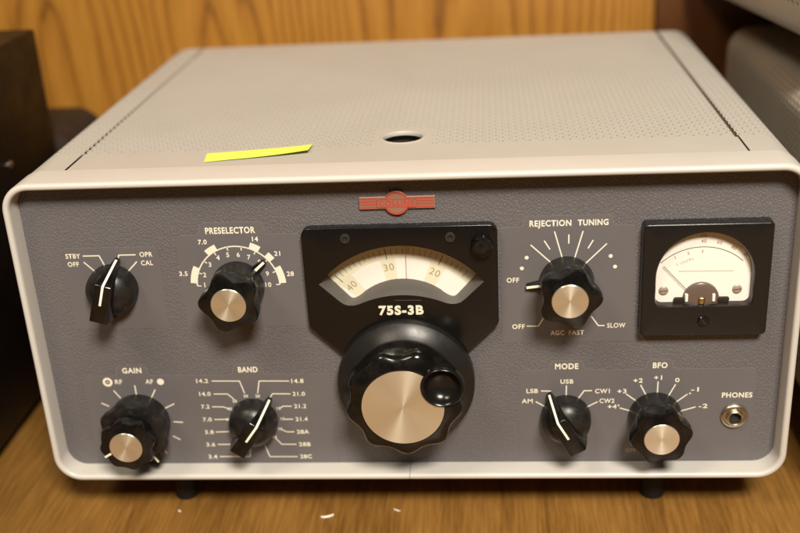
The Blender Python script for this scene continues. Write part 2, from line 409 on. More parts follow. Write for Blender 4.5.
def leg_mode(bm):
    tx(bm, 'MODE', 74.0, 85.5, 57.8, 61.1, bold=0.03)
    tx(bm, 'USB', 76.7, 83.1, 49.6, 52.1); tx(bm, 'LSB', 59.8, 65.6, 44.4, 46.9); tx(bm, 'AM', 57.4, 62.9, 38.6, 41.1)
    tx(bm, 'CW1', 93.9, 101.2, 43.9, 46.5); tx(bm, 'CW2', 96.2, 103.6, 38.3, 40.9)
    for P in ([(67.0, 45.6), (71.7, 45.5), (71.9, 43.0)], [(64.4, 39.5), (69.6, 36.2)], [(79.7, 48.6), (79.6, 41.7)], [(92.4, 45.5), (88.5, 45.5), (85.2, 40.4)], [(95.3, 39.1), (89.2, 35.7)]): stroke(bm, P, LW, INK)
legend('mode_legend', leg_mode)
def leg_bfo(bm):
    tx(bm, 'BFO', 121.8, 128.9, 57.8, 61.0, bold=0.03)
    for s, x0, x1, z in (('+4', 100.3, 104.8, 36.2), ('+3', 104.9, 109.4, 45.0), ('+2', 112.6, 117.2, 51.0), ('+1', 122.6, 126.6, 52.5), ('0', 133.0, 135.1, 51.0), ('-1', 141.0, 144.8, 45.6), ('-2', 145.2, 149.6, 36.1)):
        tx(bm, s, x0, x1, z-1.25, z+1.25)
    disc(bm, 140.6, 43.4, 0.5, INK-0.01, 6); disc(bm, 105.7, 36.9, 0.5, INK-0.01, 6)
    for P in ([(106.3, 35.4), (113.6, 33.0)], [(109.3, 43.4), (116.6, 37.6)], [(116.2, 48.5), (120.3, 40.3)], [(124.7, 50.3), (124.6, 41.3)],
              [(133.3, 48.6), (129.3, 40.3)], [(139.4, 43.0), (132.8, 37.5)], [(143.7, 35.6), (135.3, 32.9)]): stroke(bm, P, LW, INK)
legend('bfo_legend', leg_bfo)
bm = BM(); disc(bm, 115.0, 15.0, 0.55, INK, 8); tx(bm, 'OFF', 109.9, 115.2, 9.1, 11.7)
obj('off_mark', bm, mat('tan_ink', (0.42, 0.34, 0.22), 0.5), panel, flat=True)
legend('phones_legend', lambda bm: tx(bm, 'PHONES', 156.2, 171.0, 40.7, 43.7, bold=0.03))

# ---- badge
bm = BM()
box(bm, -18.0, 18.0, 9.6, 11.1, 145.0, 151.2, 0.25, 1)
lathe(bm, -0.3, 148.0, [(6.0, 11.1), (6.0, 9.5), (5.7, 9.2)], 40)
badge = obj('maker_badge', bm, M['badge'], RX, label='thin metal badge bar with a round centre and red lettering')
bm = BM(); yb = 9.12
loft(bm, [xz(circ(-0.3, 148.0, 5.7, 40), 9.17), xz(circ(-0.3, 148.0, 4.9, 40), 9.17)])
for s in (-1, 1):
    for k in range(4):
        z = 146.0+k*1.4; xa, xb = (-17.4, -9.6) if s < 0 else (9.2, 17.2)
        stroke(bm, [(xa, z), (xb, z)], 0.55, 9.54)
stroke(bm, [(-9.3, 149.9), (8.8, 149.9)], 0.4, yb-0.02); stroke(bm, [(-9.3, 146.2), (8.8, 146.2)], 0.4, yb-0.02)
stroke(bm, [(-9.3, 149.9), (-9.3, 146.2)], 0.4, yb-0.02); stroke(bm, [(8.8, 149.9), (8.8, 146.2)], 0.4, yb-0.02)
obj('badge_enamel', bm, M['badge_red'], badge, flat=True)
bm = BM(); box(bm, -9.2, 8.7, 9.14, 9.5, 146.3, 149.8)
obj('badge_name_field', bm, M['badge'], badge)
bm = BM(); text(bm, 'COLLINS', -0.3, 148.05, 2.7, yb-0.05, w=16.6, bold=0.03)
obj('badge_lettering', bm, M['badge_red'], badge, flat=True)

# ---- dial escutcheon
EY = 6.5
def esc_out(d, n=5):
    C = [(46.6-d, 137.3-d, 4.2, 0), (-46.6+d, 137.3-d, 4.2, 90)]
    P = []
    for cx, cz, r, a0 in C:
        sx = 1 if cx > 0 else -1
        for k in range(n+1):
            a = radians(a0+90*k/n); P.append((cx-sx*r+r*cos(a), cz-r+r*sin(a)))
    # lower left bend, chamfer, bottom, chamfer, lower right bend
    for x, z in ((-46.6+d, 86.8), (-46.0+d, 85.0), (-44.9+d, 83.6), (-24+d*.6, 63+d), (24-d*.6, 63+d), (44.9-d, 83.6), (46.0-d, 85.0), (46.6-d, 86.8)): P.append((x, z))
    return P
DC = (0.0, 76.6)       # centre of the tuning dial
def opening(back):
    n = 20
    if back:
        top = arc(DC, 52.5, 90+48, 90-48, n); bot = arc(DC, 30.4, 90-52, 90+52, n)
    else:
        top = arc(DC, 51.0, 90+51.5, 90-51.5, n)
        # lower edge of the mouth: flatter arc between the two lower corners
        c = (0, 51.0); a = math.degrees(atan2(26.0, 94.8-51.0)); bot = arc(c, 50.9, 90-a, 90+a, n)
    k = 0.30 if not back else 0.12
    def soft(a, c, b):                 # rounded corner through a-c-b
        a = (c[0]+(a[0]-c[0])*k, c[1]+(a[1]-c[1])*k); o_ = []
        for i in range(6):
            t = i/5; o_.append(tuple(a[j]*(1-t)**2+2*c[j]*t*(1-t)+b[j]*t*t for j in (0, 1)))
        return o_
    q = 3
    return top+soft(top[-1], bot[0], bot[q])+bot[q+1:-q-1]+list(reversed(soft(top[0], bot[-1], bot[-1-q])))
bm = BM()
R = loft(bm, [xz(esc_out(0), 11.1)]+[xz(esc_out(0.75*(1-cos(radians(a)))), EY+0.75*(1-sin(radians(a)))) for a in (0, 18, 36, 54, 72, 90)])
O = [bm.verts.new(p) for p in xz(opening(False), EY)]
fill(bm, [R[-1], O])
escu = obj('dial_escutcheon', bm, M['esc'], RX, sharp=28)
bm = BM()
loft(bm, [xz(opening(False), EY), xz([(a[0]*.15+b[0]*.85, a[1]*.15+b[1]*.85) for a, b in zip(opening(True), opening(False))], EY+0.9), xz(opening(True), 16.3)])
obj('window_reveal', bm, M['opening'], escu, sharp=50)
# dial card
bm = BM(); DY = 15.6
P = arc(DC, 53, 90+54, 90-54, 40)+arc(DC, 28, 90-54, 90+54, 40)
vs = [bm.verts.new(p) for p in xz(P, DY)]
k = 41
for i in range(40): bm.faces.new((vs[i], vs[i+1], vs[2*k-2-i], vs[2*k-1-i]))
dial = obj('dial_scale', bm, M['dial'], escu, flat=True)
bm = BM()
def dang(d): return 90-(d)          # degrees clockwise from upright
for a0, a1 in ((-52, -48.5), (-37.5, -15), (-4.5, 20.2), (31.5, 52)):
    P0 = arc(DC, 41.0, dang(a0), dang(a1), 14); P1 = arc(DC, 29.0, dang(a0), dang(a1), 14)
    loft(bm, [xz(P0, DY-0.05), xz(P1, DY-0.05)], closed=False)
obj('dial_blank', bm, M['dial_white'], dial, flat=True)
bf = BM()
for k in range(-16, 16):
    a = -9.9+k*3.58*0.5*2/1.0
    if abs(a) > 53: continue
    unit = k
    if unit % 10 == 0:
        bm = BM(); stroke(bm, [polar(DC, 41.0, dang(a)), polar(DC, 46.5, dang(a))], 0.4, DY-0.06); obj('tick_mark', bm, M['dial_ink'], dial, flat=True)
    else: stroke(bf, [polar(DC, 43.0 if unit % 5 else 42.2, dang(a)), polar(DC, 46.3, dang(a))], 0.3, DY-0.06)
for s, a in (('30', -9.9), ('20', 25.9), ('40', -43.5)):
    c = polar(DC, 36.7, dang(a)); text(bf, s, c[0], c[1], 3.6, DY-0.06, rot=-a, bold=-0.004)
obj('dial_numbers', bf, M['dial_ink_faint'], dial, flat=True)
bm = BM(); stroke(bm, [(2.2, 103), (2.6, 129)], 0.2, 14.0); obj('cursor_line', bm, M['hair'], escu, flat=True)
bm = BM()
vs = [bm.verts.new(p) for p in xz(opening(False), 9.0)]; fill(bm, [vs]); obj('window_pane', bm, M['glass'], escu)
bm = BM(); text(bm, '75S-3B', -0.6, 93.9, 5.0, EY+0.05, w=21.8, bold=0.035, depth=0.5)
obj('model_lettering', bm, mat('cream_raised_letters', (0.78, 0.74, 0.56), 0.4), escu, sharp=20)
bm = BM(); stroke(bm, [(-3.5, 99.2), (9.5, 99.0)], 0.25, EY-0.05); obj('index_scratch', bm, M['opening'], escu, flat=True)
def screw(x, z, y, r, parent, m, dark):
    bm = BM(); lathe(bm, x, z, [(r, y+1), (r, y-0.5), (r*0.9, y-0.9), (r*0.5, y-0.9), (r*0.42, y-0.15), (0.05, y+0.3)], 24)
    o = obj('screw', bm, m, parent)
    bm = BM()
    lathe(bm, x, z, [(r*0.42, y-0.2), (r*0.1, y-0.12)], 6); obj('socket', bm, dark, o)
screw(-25.4, 131.8, EY, 2.5, escu, M['screw'], M['dark']); screw(24.4, 131.4, EY, 2.5, escu, M['screw'], M['dark'])
# small zero-set button, upper right of the escutcheon
bm = BM()
fl = lambda t, k: 1+0.035*cos(9*t) if k in (1, 2, 3) else 1
lathe(bm, 39.2, 127.2, [(5.2, EY+0.5), (5.2, EY-0.5), (5.0, EY-3.6), (4.6, EY-4.4), (3.6, EY-4.9), (2.6, EY-4.7), (1.4, EY-4.9), (0.3, EY-5.0)], 54, fn=fl)
obj('zero_set_button', bm, M['knob'], RX)

# ---- tuning knob
TC = (0.0, 54.8)
def lobes(n, amp, sh=1.3, ph=0.0):
    return lambda t: 1-amp*(1-((1+cos(n*(t-ph)))/2)**1.15)
tk = empty('tuning_knob', (0, 11, 54.8)); tk.parent = RX; tk.location = (Vector((0, 11, 54.8))-ORG[RX])*S
bm = BM()
lathe(bm, TC[0], TC[1], [(34.2, 8.5), (34.2, 3.0), (33.9, 2.2), (33.0, 1.7), (27.5, -2.0), (27.0, -2.8), (20, -2.8)], 96, cap1=False)
obj('skirt', bm, M['skirt'], tk, sharp=40)
bm = BM(); lf = lobes(9, 0.095, 0.9, radians(-88))
K = {0: 0, 1: 0.25, 2: 1, 3: 1, 4: 1, 5: 0.8, 6: 0.35, 7: 0, 8: 0}
lathe(bm, TC[0], TC[1], [(26.6, -1.5), (27.0, -3.2), (28.4, -6.0), (28.6, -15.5), (28.0, -16.8), (26.4, -17.9), (23.4, -19.0), (21.0, -19.6), (20.3, -19.7)], 144, cap0=True, fn=lambda t, k: 1+(lf(t)-1)*K[k])
grip = obj('grip', bm, M['knob'], tk, sharp=40)
CU = (19.2, 65.8)
def cut_disc(R, rc, n=180):
    """outline of a disc of radius R at TC with the finger cup's circle taken out"""
    P = [(TC[0]+R*cos(2*pi*i/n+pi), TC[1]+R*sin(2*pi*i/n+pi)) for i in range(n)]
    out = [q for q in P if hypot(q[0]-CU[0], q[1]-CU[1]) > rc]
    k = next(i for i in range(len(out)) if hypot(out[i][0]-out[i-1][0], out[i][1]-out[i-1][1]) > 3*R*2*pi/n)
    out = out[k:]+out[:k]                  # starts and ends at the cup
    a0 = atan2(out[-1][1]-CU[1], out[-1][0]-CU[0]); a1 = atan2(out[0][1]-CU[1], out[0][0]-CU[0])
    while a1 > a0: a1 -= 2*pi
    return out+[(CU[0]+rc*cos(a0+(a1-a0)*t/24), CU[1]+rc*sin(a0+(a1-a0)*t/24)) for t in range(1, 24)]
bm = BM(); P = cut_disc(19.8, 9.9)
loft(bm, [xz(P, -19.4), xz(P, -20.1)]); vs_ = [bm.verts.new(q) for q in xz(P, -20.1)]; fill(bm, [vs_])
bmesh.ops.remove_doubles(bm, verts=bm.verts, dist=0.001)
obj('metal_disc', bm, M['spun'], tk, org=(TC[0], -20, TC[1]))
bm = BM(); lathe(bm, CU[0], CU[1], [(9.7, -13.0), (9.7, -30.0)], 64, cap0=True); cutter = obj('cutter', bm, M['knob'], tk)
bpy.context.view_layer.update()
for o_ in (grip,):
    md = o_.modifiers.new('cut', 'BOOLEAN'); md.operation = 'DIFFERENCE'; md.object = cutter; md.solver = 'EXACT'
bpy.context.view_layer.update(); dg_ = bpy.context.evaluated_depsgraph_get()
new_ = [bpy.data.meshes.new_from_object(o_.evaluated_get(dg_)) for o_ in (grip,)]
for o_, me_ in zip((grip,), new_):
    o_.modifiers.clear(); o_.data = me_
    b_ = BM(); b_.from_mesh(me_)
    for e_ in b_.edges: e_.smooth = not (len(e_.link_faces) == 2 and e_.calc_face_angle(0) > radians(35))
    b_.to_mesh(me_); b_.free()
bpy.data.objects.remove(cutter)
bm = BM()
lathe(bm, CU[0], CU[1], [(9.6, -14.0), (10.3, -17.0), (10.5, -20.2), (10.3, -21.0), (9.8, -21.4), (9.1, -21.1), (8.4, -19.6), (7.0, -17.6), (4.6, -16.2), (2.2, -15.7), (0.4, -15.6)], 64)
obj('finger_cup', bm, M['gloss'], tk, sharp=50)

# ---- round control knobs
def round_knob(name, c, ph, pointer=None, label=None, n=5, amp=0.205):
    k = empty(name, (c[0], 10.8, c[1])); k.parent = RX; k.location = (ORG[k]-ORG[RX])*S
    if label: k['label'] = label
    bm = BM()
    lathe(bm, c[0], c[1], [(12.9, 10.6), (13.1, 9.5), (12.6, 2.5), (12.2, 0.0), (11.9, -1.5), (11, -1.6)], 64, cap1=False)
    obj('drum', bm, M['dusty'], k, sharp=40)
    lf = lobes(n, amp, 0.85, radians(ph)); KK = {0: 0, 1: 0.45, 2: 0.8, 3: 1, 4: 1, 5: 0.92, 6: 0.5, 7: 0.0, 8: 0}
    bm = BM()
    lathe(bm, c[0], c[1], [(12.0, 0.8), (13.4, -1.2), (14.9, -3.2), (15.3, -5.5), (15.2, -10.6), (14.7, -11.3), (12.2, -11.9), (9.6, -12.1), (8.9, -12.4)], 120, fn=lambda t, q: 1+(lf(t)-1)*KK[q])
    obj('grip', bm, M['knob'], k, sharp=40)
    bm = BM(); lathe(bm, c[0], c[1], [(8.45, -11.9), (8.45, -12.7), (8.2, -12.9)], 64)
    obj('metal_disc', bm, M['spun'], k, org=(c[0], -12.5, c[1]))
    if pointer is not None:
        blade(k, c, pointer, 12.0, 19.6, 8.3)
    return k
def blade(k, c, a, r0, r1, y):
    ca, sa = cos(radians(a)), sin(radians(a))
    def fr_(r, t): return (c[0]+r*ca-t*sa, c[1]+r*sa+t*ca)
    bm = BM(); P = [fr_(r0, -2.3), fr_(r1-0.6, -1.3), fr_(r1, 0), fr_(r1-0.6, 1.3), fr_(r0, 2.3)]
    loft(bm, [xz(P, 10.6), xz(P, y+0.4), xz([fr_(r0, -1.7), fr_(r1-0.9, -0.9), fr_(r1-0.4, 0), fr_(r1-0.9, 0.9), fr_(r0, 1.7)], y)], cap1=True)
    p = obj('pointer', bm, M['knob'], k)
    bm = BM(); stroke(bm, [fr_(r0+0.6, 0), fr_(r1-0.3, 0)], 1.35, y-0.06)
    obj('pointer_line', bm, M['white_line'], p, flat=True)
round_knob('preselector_knob', PC, 108, 42)
round_knob('rejection_knob', RJ, 0, 186)
round_knob('bfo_knob', (123.8, 31.4), 10, None, n=6, amp=0.15)
# gain: two knobs on one shaft
gk = empty('gain_knob', (GC[0], 10.8, GC[1])); gk.parent = RX; gk.location = (ORG[gk]-ORG[RX])*S
bm = BM(); lf = lobes(8, 0.12, 0.8, radians(15)); KK = {0: 0, 1: 0.6, 2: 1, 3: 1, 4: 0.9, 5: 0.5, 6: 0}
lathe(bm, GC[0], GC[1], [(15.6, 10.6), (16.6, 6), (17.9, 2.5), (18.4, -2.2), (18.0, -3.2), (16.0, -3.8), (12, -4.0)], 128, fn=lambda t, q: 1+(lf(t)-1)*KK[q])
obj('outer_ring', bm, M['dusty'], gk, sharp=40)
bm = BM(); lf2 = lobes(8, 0.125, 0.8, radians(10)); KK2 = {0: 0, 1: 0.5, 2: 0.9, 3: 1, 4: 1, 5: 0.7, 6: 0.2, 7: 0, 8: 0}
lathe(bm, GC[0], GC[1], [(11.5, -3.5), (12.6, -5.5), (13.9, -8.0), (14.6, -11.0), (14.6, -13.4), (14.0, -14.3), (11.8, -14.9), (9.4, -15.1), (8.8, -15.4)], 120, fn=lambda t, q: 1+(lf2(t)-1)*KK2[q])
obj('grip', bm, M['knob'], gk, sharp=40)
bm = BM(); lathe(bm, GC[0], GC[1], [(8.35, -15.0), (8.35, -15.8), (8.1, -16.0)], 64)
obj('metal_disc', bm, M['spun'], gk, org=(GC[0], -15.6, GC[1]))
bm = BM(); stroke(bm, [polar(GC, 8.9, 204), polar(GC, 13.2, 206)], 1.1, -15.25); obj('index_line', bm, M['white_line'], gk, flat=True)
for a, y in ((-58, -2.5),):
    ca, sa = cos(radians(a)), sin(radians(a))
    fr_ = lambda r, t: (GC[0]+r*ca-t*sa, GC[1]+r*sa+t*ca)
    bm = BM(); P = [fr_(14.5, -1.6), fr_(20.4, -1.0), fr_(20.4, 1.0), fr_(14.5, 1.6)]
    loft(bm, [xz(P, y+4), xz(P, y)], cap0=True, cap1=True); p = obj('pointer', bm, M['knob'], gk)
    bm = BM(); stroke(bm, [fr_(14.6, 0), fr_(20.2, 0)], 1.1, y-0.06); obj('pointer_line', bm, M['white_line'], p, flat=True)

# ---- bar pointer knobs
def bar_knob(name, c, a):
    k = empty(name, (c[0], 10.8, c[1])); k.parent = RX; k.location = (ORG[k]-ORG[RX])*S
    bm = BM()
    lathe(bm, c[0], c[1], [(12.5, 10.6), (12.6, 9.0), (12.4, 5.5), (11.9, 3.2), (10.6, 1.2), (8.2, -0.6), (5.0, -2.2), (2.0, -2.6)], 64)
    obj('skirt', bm, M['dusty'], k, sharp=40)
    u = Vector((sin(radians(a)), 0, cos(radians(a)))); s = Vector((cos(radians(a)), 0, -sin(radians(a))))
    C = Vector((c[0], 0, c[1]))
    prof = [(-13.4, 9.5, 5.0), (-12.4, 0.0, 4.7), (-9.9, -10.2, 4.2), (-9.2, -11.0, 3.9), (9.9, -11.0, 3.9), (10.7, -10.4, 4.0), (17.0, 7.6, 1.1), (17.2, 9.5, 1.2)]
    bm = BM(); A = []; Bv = []
    for r, y, w in prof:
        p = C+u*r; A.append(bm.verts.new(Vector((p.x, y, p.z))+s*w)); Bv.append(bm.verts.new(Vector((p.x, y, p.z))-s*w))
    n = len(prof)
    for i in range(n-1): bm.faces.new((A[i], A[i+1], Bv[i+1], Bv[i]))
    bm.faces.new(A); bm.faces.new(list(reversed(Bv))); bm.faces.new((A[-1], A[0], Bv[0], Bv[-1]))
    bmesh.ops.recalc_face_normals(bm, faces=bm.faces)
    bmesh.ops.bevel(bm, geom=list(bm.edges), offset=0.35, segments=2, profile=0.5, affect='EDGES')
    bar = obj('handle', bm, M['knob'], k, sharp=40)
    bm = BM()
    P = []
    for r, y in ((0.0, -11.12), (10.1, -11.12), (16.9, 7.0)):
        p = C+u*r; P.append(Vector((p.x, y, p.z)))
    P[1] += Vector((0, -0.02, 0)); off = Vector((0, -0.1, 0))+u*0.12; P[2] += off; 
    mid = C+u*10.55; P.insert(2, Vector((mid.x, -10.75, mid.z))+off)
    ribbon3(bm, P, 1.15, s)
    obj('index_line', bm, M['white_line'], bar, flat=True)
bar_knob('power_knob', (-143.2, 107.0), 17.0)
bar_knob('band_knob', (-80.6, 30.5), 36.0)
bar_knob('mode_knob', (79.4, 30.8), -30.0)

# ---- meter
mt = empty('signal_meter', (143.5, 11, 107.2)); mt.parent = RX; mt.location = (ORG[mt]-ORG[RX])*S
X0, X1, Z0, Z1 = 113.7, 173.2, 78.4, 136.2
def mwin(y, r=22.9, d=0.0, zb=93.6, c=(143.0, 108.8), q=3.2):
    r -= d; zb += d; P = []
    P += [(c[0]+r*cos(radians(a)), c[1]+r*sin(radians(a))) for a in range(0, 181, 6)]
    for (cx, cz, a0) in ((c[0]-r+q, zb+q, 180), (c[0]+r-q, zb+q, 270)):
        P += [(cx+q*cos(radians(a0+90*k/6)), cz+q*sin(radians(a0+90*k/6))) for k in range(7)]
    return xz(P, y)
bm = BM(); MY = 4.6
R = loft(bm, [xz(rrect(X0, X1, Z0, Z1, 2.2, 6), 11.1), *[xz(rrect(X0+d_, X1-d_, Z0+d_, Z1-d_, 2.2-d_*.7, 6), MY+h_) for d_, h_ in [(0.2+0.95*(1-cos(radians(a))), 0.95*(1-sin(radians(a)))) for a in (0, 18, 36, 54, 72, 90)]]])
wr = loft(bm, [mwin(MY), mwin(MY+0.25, d=0.15), mwin(MY+0.9, d=0.45), mwin(9.6, d=0.9)])
fill(bm, [R[-1], wr[0]])
obj('case', bm, M['meter'], mt, sharp=30)
bm = BM(); vs = [bm.verts.new(p) for p in mwin(9.4, d=-0.5)]; bm.faces.new(vs)
face = obj('meter_face', bm, M['face'], mt, flat=True)
mc = (142.2, 95.4); my = 9.34
bm = BM(); stroke(bm, arc(mc, 27.2, 90+45, 90-43.5, 40), 0.34, my)
for a in (45, 30, 15, 0): pass
obj('scale_arc', bm, M['meter_ink'], face, flat=True)
bm = BM()
text(bm, 'DB', 142.2, 128.2, 1.6, my); text(bm, '40', 142.3, 125.5, 1.8, my); text(bm, '60', 149.6, 124.7, 1.8, my, rot=-15); text(bm, '80', 156.3, 121.9, 1.8, my, rot=-32); text(bm, '20', 162.0, 118.4, 1.6, my, rot=-45)
for s, x, z, r in (('1', 129.6, 117.4, 28), ('2', 135.5, 119.6, 15), ('3', 142.0, 120.3, 0)): text(bm, s, x, z, 1.6, my, rot=r)
obj('scale_numbers', bm, M['meter_red'], face, flat=True)
bm = BM(); text(bm, 'S UNITS', 134.2, 115.2, 1.5, my, rot=22, w=8.4); stroke(bm, [(131.5, 110.4), (157, 110.1)], 0.5, my)
obj('small_print', bm, M['faint'], face, flat=True)
bm = BM(); a = Vector((124.2, 113.6)); b_ = Vector((137.5, 99.0))
ribbon3(bm, [(a.x, 8.2, a.y), (b_.x, 8.2, b_.y)], 0.3, (0.73, 0, 0.66)); obj('needle', bm, M['meter_ink'], mt, flat=True)
bm = BM()
lathe(bm, 142.4, 96.2, [(8.6, 9.3), (8.4, 8.0), (7.2, 7.2), (3.0, 7.0)], 40)
obj('movement_cover', bm, M['cover'], mt)
bm = BM(); box(bm, 129.6, 155.6, 7.4, 9.3, 94.3, 97.4, 1.0, 2); obj('movement_bridge', bm, M['dusty'], mt)
for x in (135.4, 148.0):
    bm = BM(); box(bm, x-0.7, x+0.7, 6.2, 8.2, 95.6, 99.6, 0.3, 1)
    o = obj('post', bm, M['face'], mt)
bm = BM(); box(bm, 141.0, 144.0, 6.0, 7.2, 94.6, 98.0, 0.9, 3); obj('pivot_plate', bm, M['brass'], mt)
for x, z in ((124.9, 100.6), (159.1, 100.8)):
    bm = BM(); lathe(bm, x, z, [(2.3, 9.35), (2.2, 8.9), (1.7, 8.6)], 24); o = obj('face_screw', bm, mat('rosy_screw', (0.52, 0.44, 0.37), 0.4, 0.5), mt)
    bm = BM(); stroke(bm, [(x-1.8, z-0.2), (x+1.8, z+0.2)], 0.5, 8.56); obj('slot', bm, M['cover'], o, flat=True)
bm = BM(); lathe(bm, 143.3, 86.4, [(2.7, MY+0.3), (2.7, MY-0.5), (2.3, MY-0.9)], 32); o = obj('zero_screw', bm, M['knob'], mt)
bm = BM(); stroke(bm, [(142.0, 88.0), (144.6, 84.8)], 0.7, MY-0.94); obj('slot', bm, M['dark'], o, flat=True)
bm = BM(); vs = [bm.verts.new(p) for p in mwin(5.8, d=0.3)]; bm.faces.new(vs); obj('glass', bm, M['glass'], mt)

# ---- phones jack
bm = BM()
lathe(bm, 162.8, 30.6, [(6.7, 11), (6.7, 9.9), (6.2, 9.3), (5.3, 9.0), (4.9, 9.6), (4.5, 9.5), (4.2, 7.6), (3.6, 7.2), (3.1, 7.5), (3.0, 12.5)], 48, cap1=False)
jk = obj('phones_jack', bm, M['nickel'], RX, sharp=45)
bm = BM(); lathe(bm, 162.8, 30.6, [(3.1, 10.4), (0.2, 10.45)], 24); obj('jack_bore', bm, M['dark'], jk)

# ---- cabinet shell with pierced top
TZ = 164.3
def pierced(bm, f, u0, ncol, v0, v1, vs, nrow, pitch=3.3, r=1.5, depth=1.0, skip=None, edge0=False, edge1=False):
    """sheet in (u, v) mapped by f(u, v, d); columns one pitch wide, a hole each 2*pitch, alternate columns shifted"""
    h = pitch/2; p2 = pitch*2
    oct_ = [(r*cos(radians(22.5+45*k)), r*sin(radians(22.5+45*k))) for k in range(8)]
    def V(u, v, d=0.0): return bm.verts.new(f(u, v, d))
    def quad(a, b, c, d): bm.faces.new([V(*a), V(*b), V(*c), V(*d)])
    for k in range(ncol):
        uc = u0+h+pitch*k; off = pitch if k % 2 else 0.0
        ua, ub = uc-h, uc+h; cur = v0
        for j in range(nrow):
            vc = vs+off+p2*j
            if skip and skip(uc, vc): continue
            va, vb = vc-pitch, vc+pitch
            if va > cur+1e-4: quad((ua, cur), (ub, cur), (ub, va), (ua, va))
            O = [V(uc+a, vc+b) for a, b in oct_]; I = [V(uc+a, vc+b, depth) for a, b in oct_]
            c00, c10, c11, c01 = V(ua, va), V(ub, va), V(ub, vb), V(ua, vb)
            F = bm.faces.new
            F((c10, c11, O[0], O[7])); F((c11, c01, O[2], O[1])); F((c01, c00, O[4], O[3])); F((c00, c10, O[6], O[5]))
            F((c11, O[1], O[0])); F((c01, O[3], O[2])); F((c00, O[5], O[4])); F((c10, O[7], O[6]))
            for i in range(8): F((O[i], O[(i+1) % 8], I[(i+1) % 8], I[i]))
            cur = vb
        if v1 > cur: quad((ua, cur), (ub, cur), (ub, v1), (ua, v1))
YB0, YB1 = 21.5, 309.0
# lid
bm = BM()
HC = (0.0, 62.7)
U0 = -163.35; XL = 161.7
def skipf(u, v): return abs(u-HC[0]) < 14.9 and v < 78.0
pierced(bm, lambda u, v, d: (u, v, TZ-d), U0, 99, YB0, YB1, 51.0, 36, skip=None if False else skipf)
# carve the plain patch round the finger hole: remove the long plain quads there and rebuild them with a round hole
rm = [f for f in bm.faces if abs(f.calc_center_median().x) < 14.9 and all(v.co.y < 81 for v in f.verts) and len(f.verts) == 4
      and abs(min(v.co.y for v in f.verts)-YB0) < 1e-3]
tops = [(f.calc_center_median().x, max(v.co.y for v in f.verts)) for f in rm]
bmesh.ops.delete(bm, geom=rm, context='FACES')
yp = 77.0
for x, y in tops:
    if y > yp+1e-3: bm.faces.new([bm.verts.new(q) for q in ((x-1.65, yp, TZ), (x+1.65, yp, TZ), (x+1.65, y, TZ), (x-1.65, y, TZ))])
bm.faces.new([bm.verts.new(q) for q in ((-14.85, YB0, TZ), (14.85, YB0, TZ), (14.85, 48.4, TZ), (-14.85, 48.4, TZ))])
sq = []
n = 8
for i in range(4*n):
    s_, t = divmod(i, n); t = t/n
    c4 = [(14.85, 48.4), (14.85, yp), (-14.85, yp), (-14.85, 48.4)]
    a, b = c4[s_], c4[(s_+1) % 4]; sq.append((a[0]+(b[0]-a[0])*t, a[1]+(b[1]-a[1])*t, TZ))
ci = []
for x, y, z in sq:
    a = atan2(y-HC[1], x-HC[0]); ci.append(a)
loft(bm, [sq, [(HC[0]+10.6*cos(a), HC[1]+10.6*sin(a), TZ) for a in ci], [(HC[0]+10.6*cos(a), HC[1]+10.6*sin(a), TZ-1.2) for a in ci]])
# turned down front, left and right edges of the lid
for sg in (-1, 1):
    bmesh.ops.bisect_plane(bm, geom=list(bm.verts)+list(bm.edges)+list(bm.faces), plane_co=(sg*XL, 0, 0), plane_no=(sg, 0, 0), clear_outer=True)
bmesh.ops.remove_doubles(bm, verts=bm.verts, dist=0.0005)
lid = obj('top_lid', bm, M['shell'], RX, sharp=40, flat=True)
bm = BM()
rings = []
for k in range(49):
    a = 2*pi*k/48
    rings.append([(HC[0]+q*cos(a), HC[1]+q*sin(a), TZ+z) for q, z in ((11.8, 0.02), (11.2, 0.35), (10.7, 0.42), (10.2, 0.2), (9.9, -0.6), (9.9, -1.8))])
loft(bm, rings, closed=False)
obj('finger_hole_ring', bm, M['shell'], lid, sharp=60)

# sides: flat strip, rounded corner, side wall, bottom
RI = 12.6; XO = 186.9; gap = {-1: 1.3, 1: 2.1}
flat_w = None
for s in (-1, 1):
    xs = 161.7+gap[s]
    fw = (XO-RI)-xs; al = RI*pi/2
    def f(u, v, d, s=s, xs=xs, fw=fw, al=al):
        if u <= fw: return (s*(xs+u), v, TZ-d)
        if u <= fw+al:
            a = (u-fw)/RI; return (s*(XO-RI+(RI-d)*sin(a)), v, TZ-RI+(RI-d)*cos(a))
        return (s*(XO-d), v, TZ-RI-(u-fw-al))
    bm = BM()
    nc = 9
    pierced(bm, f, -1.65, nc, YB0, YB1, 51.0, 36)
    bmesh.ops.bisect_plane(bm, geom=list(bm.verts)+list(bm.edges)+list(bm.faces), plane_co=(s*xs, 0, 0), plane_no=(-s, 0, 0), clear_outer=True)
    # plain remainder, down and under
    ue_ = nc*3.3-1.65; us = [ue_+(fw+al-ue_)*k/3 for k in range(4)] if ue_ < fw+al else [ue_]
    ring = [f(u, 0, 0) for u in us]+[(s*XO, 0, 20), ]
    ring += [(s*(XO-12.6*(1-cos(radians(a)))), 0, 13.3-12.6*sin(radians(a))) for a in range(0, 91, 15)]+[(s*0.001, 0, 0.7)]
    loft(bm, [[(p[0], YB0, p[2]) for p in ring], [(p[0], YB1, p[2]) for p in ring]], closed=False)
    bmesh.ops.remove_doubles(bm, verts=bm.verts, dist=0.0005)
    obj('cabinet_side', bm, M['shell'], RX, sharp=40, flat=True)
bm = BM(); loft(bm, [xz(rrect(-XO+.6, XO-.6, 1.4, TZ-1.3, 12, 8), y) for y in (308.6, 309.6)], cap0=True, cap1=True); obj('cabinet_back', bm, M['shell'], RX)
